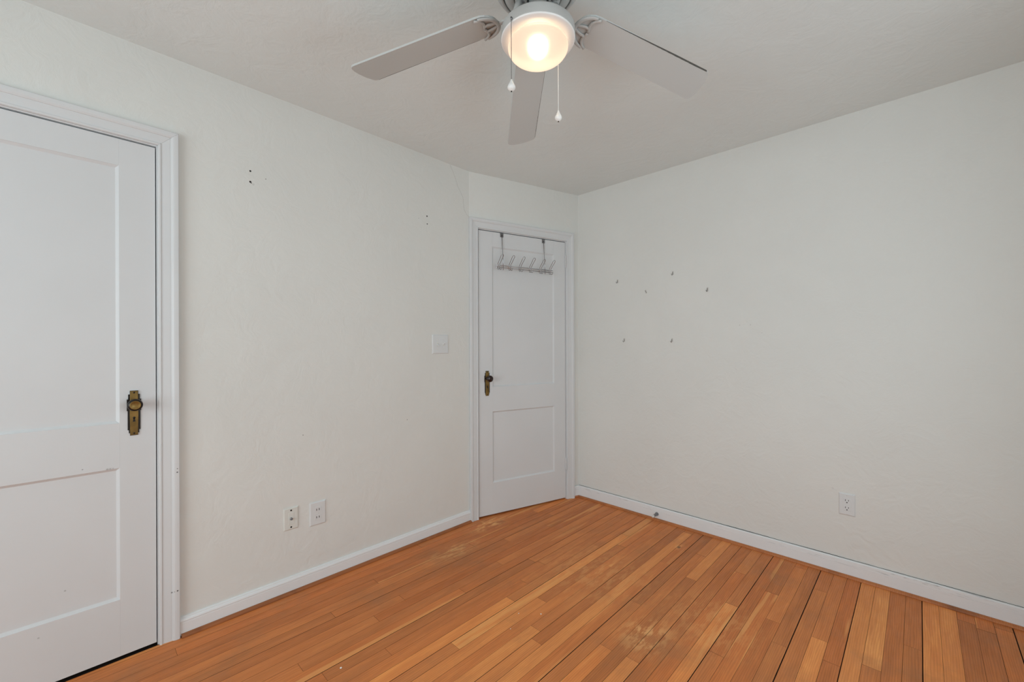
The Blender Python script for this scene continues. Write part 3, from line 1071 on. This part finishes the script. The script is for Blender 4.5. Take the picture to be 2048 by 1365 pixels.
# light kit
lk = MB()
lk.lathe([(0.0285, Z(2.345)), (0.029, Z(2.3085)), (0.032, Z(2.301)), (0.045, Z(2.2875)), (0.070, Z(2.267)), (0.100, Z(2.2450)), (0.1155, Z(2.2345)), (0.1176, Z(2.2300)), (0.1180, Z(2.2050)),
          (0.1175, Z(2.2010)), (0.1140, Z(2.2010)), (0.100, Z(2.2260)), (0.060, Z(2.262)), (0.02, Z(2.285)), (0.0285, Z(2.345))], 72)
light_kit = lk.build('light_kit', M_FAN, fan)
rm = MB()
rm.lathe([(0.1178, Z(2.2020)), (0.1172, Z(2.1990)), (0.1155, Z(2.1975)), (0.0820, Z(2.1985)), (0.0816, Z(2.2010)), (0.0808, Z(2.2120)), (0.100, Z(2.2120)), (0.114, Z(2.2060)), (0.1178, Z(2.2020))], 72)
ro = rm.build('rim', M_FANB, light_kit)  # lighter white than the kit body: the lamp's glow is put into its colour
ro['label'] = 'flat white rim around the glass, lamp glow in its colour'
gb = MB()
prof = [(0.0800, Z(2.2080)), (0.0812, Z(2.2000))]
for i in range(17):
    t = -rad(32) + (PI / 2 + rad(32)) * i / 16
    prof.append((max(0.0960 * math.cos(t), 1e-6), Z(2.1780) - (0.0450 if t > 0 else 0.036) * math.sin(t)))
gb.lathe(prof, 64)
gs = gb.build('glass_shade', M_LAMPGLASS, light_kit)
gs['label'] = 'glowing frosted glass bowl'
bl = MB().sphere((0, 0, Z(2.1860)), 0.024, 20, 14, 1.2).build('bulb', M_BULB, light_kit)
# blades
BL = [(208.153 - 1.118, 9.775 - 1.748, -9.117 - 0.958, 0.014), (208.153 - 72 + 1.41, 9.775 + 0.525, -9.117 + 0.124, 0.0), (208.153 - 144 - 0.291, 9.775 + 1.223, -9.117 + 0.834, -0.009),
      (208.153 - 216, 9.775, -9.117, 0.0), (208.153 - 288, 9.775, -9.117, 0.0)]
HZ = 2.3054

def blade_mesh():
    pts = []
    # rounded root
    for i in range(13):
        t = -PI / 2 + PI * i / 12
        pts.append((0.190 - 0.056 * math.cos(t), -0.0570 * math.sin(t)))
    # ... from +y root side to -y root side reversed below: go along -y edge to the tip
    def corner(cx, cy, rr_, a0, a1, n=6):
        return [(cx + rr_ * math.cos(a0 + (a1 - a0) * i / n), cy + rr_ * math.sin(a0 + (a1 - a0) * i / n)) for i in range(n + 1)]
    # pts currently run y = +.057 -> -.057 through the root; continue along y<0
    c = 0.017
    tip = corner(0.646 - c, -0.0625 + c, c, -PI / 2, -0.25)
    tip += [(0.6555, -0.025), (0.6635, 0.010), (0.6655, 0.035)]
    tip += corner(0.664 - c, 0.0640 - c, c, 0.1, PI / 2)
    out = pts + tip
    m = MB()
    m.prism(out, -0.0030, 0.0030, 0.0)
    return m

def dust_mesh():
    rn = random.Random(5)
    m = MB()
    n = 46
    xs = [0.215 + (0.628 - 0.215) * i / (n - 1) for i in range(n)]
    v = []
    for i, x in enumerate(xs):
        e = 0.0572 + (x - 0.19) / (0.629 - 0.19) * 0.0055
        k = 0.0004 + 0.0011 * min(1, i / 8) * rn.uniform(0.3, 1.0)
        q = 0.12 + 0.88 * min(1.0, i / 30)
        for y, z in ((-e + k * q, -0.0031), (-e - 0.0005, -0.0032), (-e - 0.0005, -0.0032 + 0.0062 * q), (-e + k * q, -0.0032 + 0.0060 * q)):
            v.append((x, y, z))
    fs = []
    for i in range(n - 1):
        for j in range(4):
            j2 = (j + 1) % 4
            fs.append((i * 4 + j, i * 4 + j2, i * 4 + 4 + j2, i * 4 + 4 + j))
    fs += [(0, 1, 2, 3), tuple(range(4 * n - 1, 4 * n - 5, -1))]
    return m.add(v, fs)

def bracket_mesh():
    m = MB()
    F_ = 0.75
    z = -0.0070
    outer = []
    for i in range(21):
        t = -rad(82) + rad(164) * i / 20
        outer.append((0.196 - 0.062 * math.cos(t), 0.0565 * math.sin(t), z))
    m.tube(outer, 0.0062, 10, F_, rs=[0.0048 + 0.0026 * math.cos(-rad(82) + rad(164) * i / 20) for i in range(21)])
    for s in (-1, 1):
        m.tube([(0.1990, s * 0.0560, z), (0.1850, s * 0.0470, z), (0.1765, s * 0.0350, z), (0.1750, s * 0.0220, z), (0.1790, s * 0.0105, z), (0.1815, 0.0, z)], 0.0046, 10, F_)
        m.tube([(0.1340, s * 0.004, z), (0.1480, s * 0.0110, z), (0.1640, s * 0.0150, z), (0.1770, s * 0.0150, z)], 0.0052, 10, F_)
    # arm rising to the rotor
    m.tube([(0.140, 0, z), (0.126, 0, z + 0.001), (0.105, 0, z), (0.084, 0, z + 0.002), (0.066, 0, 0.012), (0.054, 0, 0.034)], 0.010, 10, 0.55,
           rs=[0.008, 0.009, 0.010, 0.0115, 0.013, 0.012])
    return m

b_me = k_me = s_me = None
for i, (ang, droop, pitch, lat) in enumerate(BL):
    a, d, p_ = rad(ang), rad(droop), rad(pitch)
    D = Vector((math.cos(a) * math.cos(d), math.sin(a) * math.cos(d), -math.sin(d)))
    l = Vector((-math.sin(a), math.cos(a), 0))
    n = D.cross(l)
    L2 = l * math.cos(p_) + n * math.sin(p_)
    N3 = D.cross(L2)
    O = Vector((0, 0, HZ - H)) + L2 * lat
    mw = Matrix(((D.x, L2.x, N3.x, O.x), (D.y, L2.y, N3.y, O.y), (D.z, L2.z, N3.z, O.z), (0, 0, 0, 1)))
    if b_me is None:
        bo = blade_mesh().build('blade', M_BLADE, fan)
        ko = bracket_mesh().build('blade_bracket', M_FAN, bo)
        so = dust_mesh().build('dusty_edge', M_DUST, bo)
        so['label'] = 'dark dust along the blade edge'
        b_me, k_me, s_me = bo, ko, so
    else:
        bo = b_me.copy()
        C.objects.link(bo)
        bo.parent = fan
        ko = k_me.copy()
        C.objects.link(ko)
        ko.parent = bo
        so = s_me.copy()
        C.objects.link(so)
        so.parent = bo
    bo.matrix_local = mw
    ko.location = (0, -lat * 0.3, 0)
# screws under the rotor
for i in range(10):
    a = rad(208 - 36 * i + 12)
    MB().lathe([(0.0045, Z(2.3305)), (0.0045, Z(2.327)), (1e-6, Z(2.326))], 12, (0.047 * math.cos(a), 0.047 * math.sin(a), 0)).build('screw', M_STEEL, fan)

def chain(x, y, z0, z1, zf, label, mat):
    lx, ly = x - FX, y - FY
    c = MB()
    z = z0
    while z > z1:
        c.sphere((lx, ly, Z(z)), 0.0015, 8, 5)
        z -= 0.0036
    c.tube([(lx, ly, Z(z0)), (lx, ly, Z(z1))], 0.0005, 5)
    c.lathe([(0.0026, Z(z0 + 0.004)), (0.003, Z(z0)), (0.0018, Z(z0 - 0.004))], 10, (lx, ly, 0))
    co = c.build('pull_chain', mat, fan)
    co['label'] = label
    hgt = z1 - zf
    f_ = MB()
    pr = []
    for i in range(13):
        s = i / 12
        rr_ = 0.0025 + 0.0095 * (math.sin(PI * min(1.0, s) ** 1.9) ** 0.8 if 0 < s < 1 else 0)
        if s > 0.97:
            rr_ = 0.003
        pr.append((rr_, Z(z1 - hgt * s)))
    f_.lathe(pr, 20, (lx, ly, 0))
    fo = f_.build('pull_knob', M_FANB, co)
    MB().lathe([(0.0022, Z(zf + 0.001)), (0.0022, Z(zf - 0.002)), (1e-6, Z(zf - 0.002))], 10, (lx, ly, 0)).build('chain_end', M_DARKSCREW, co)
chain(-0.8744, 0.9050, 2.2065, 2.0230, 1.9885, 'left pull chain', M_STEEL)
chain(-0.8845, 1.1462, 2.2100, 2.0310, 1.9935, 'right pull chain', M_FANB)

# ------------------------------------------------------------------ crumbs on the floor
def crumb(x, y, s, label, seed):
    rn = random.Random(seed)
    m = MB()
    m.sphere((0, 0, s * 0.35), s, 7, 5, 0.5)
    m.v = [(a * rn.uniform(0.7, 1.25), b * rn.uniform(0.7, 1.25), c) for a, b, c in m.v]
    o = m.build('paint_crumb', M_CRUMB)
    o.location = (x, y, 0)
    tag(o, label, 'crumb', 'white crumbs on the floor')
crumb(-1.2396, 1.4644, 0.0035, 'white crumb on the floor, brightest in the middle of the boards', 1)
crumb(-1.3164, 1.3982, 0.0025, 'tiny white crumb on the floor just left of the brightest crumb', 2)
crumb(-1.2705, 1.2977, 0.0022, 'tiny white crumb on the floor nearer the camera than its two neighbours', 3)
crumb(-1.5818, 0.6934, 0.0045, 'largest white crumb on the floor at the bottom left', 4)
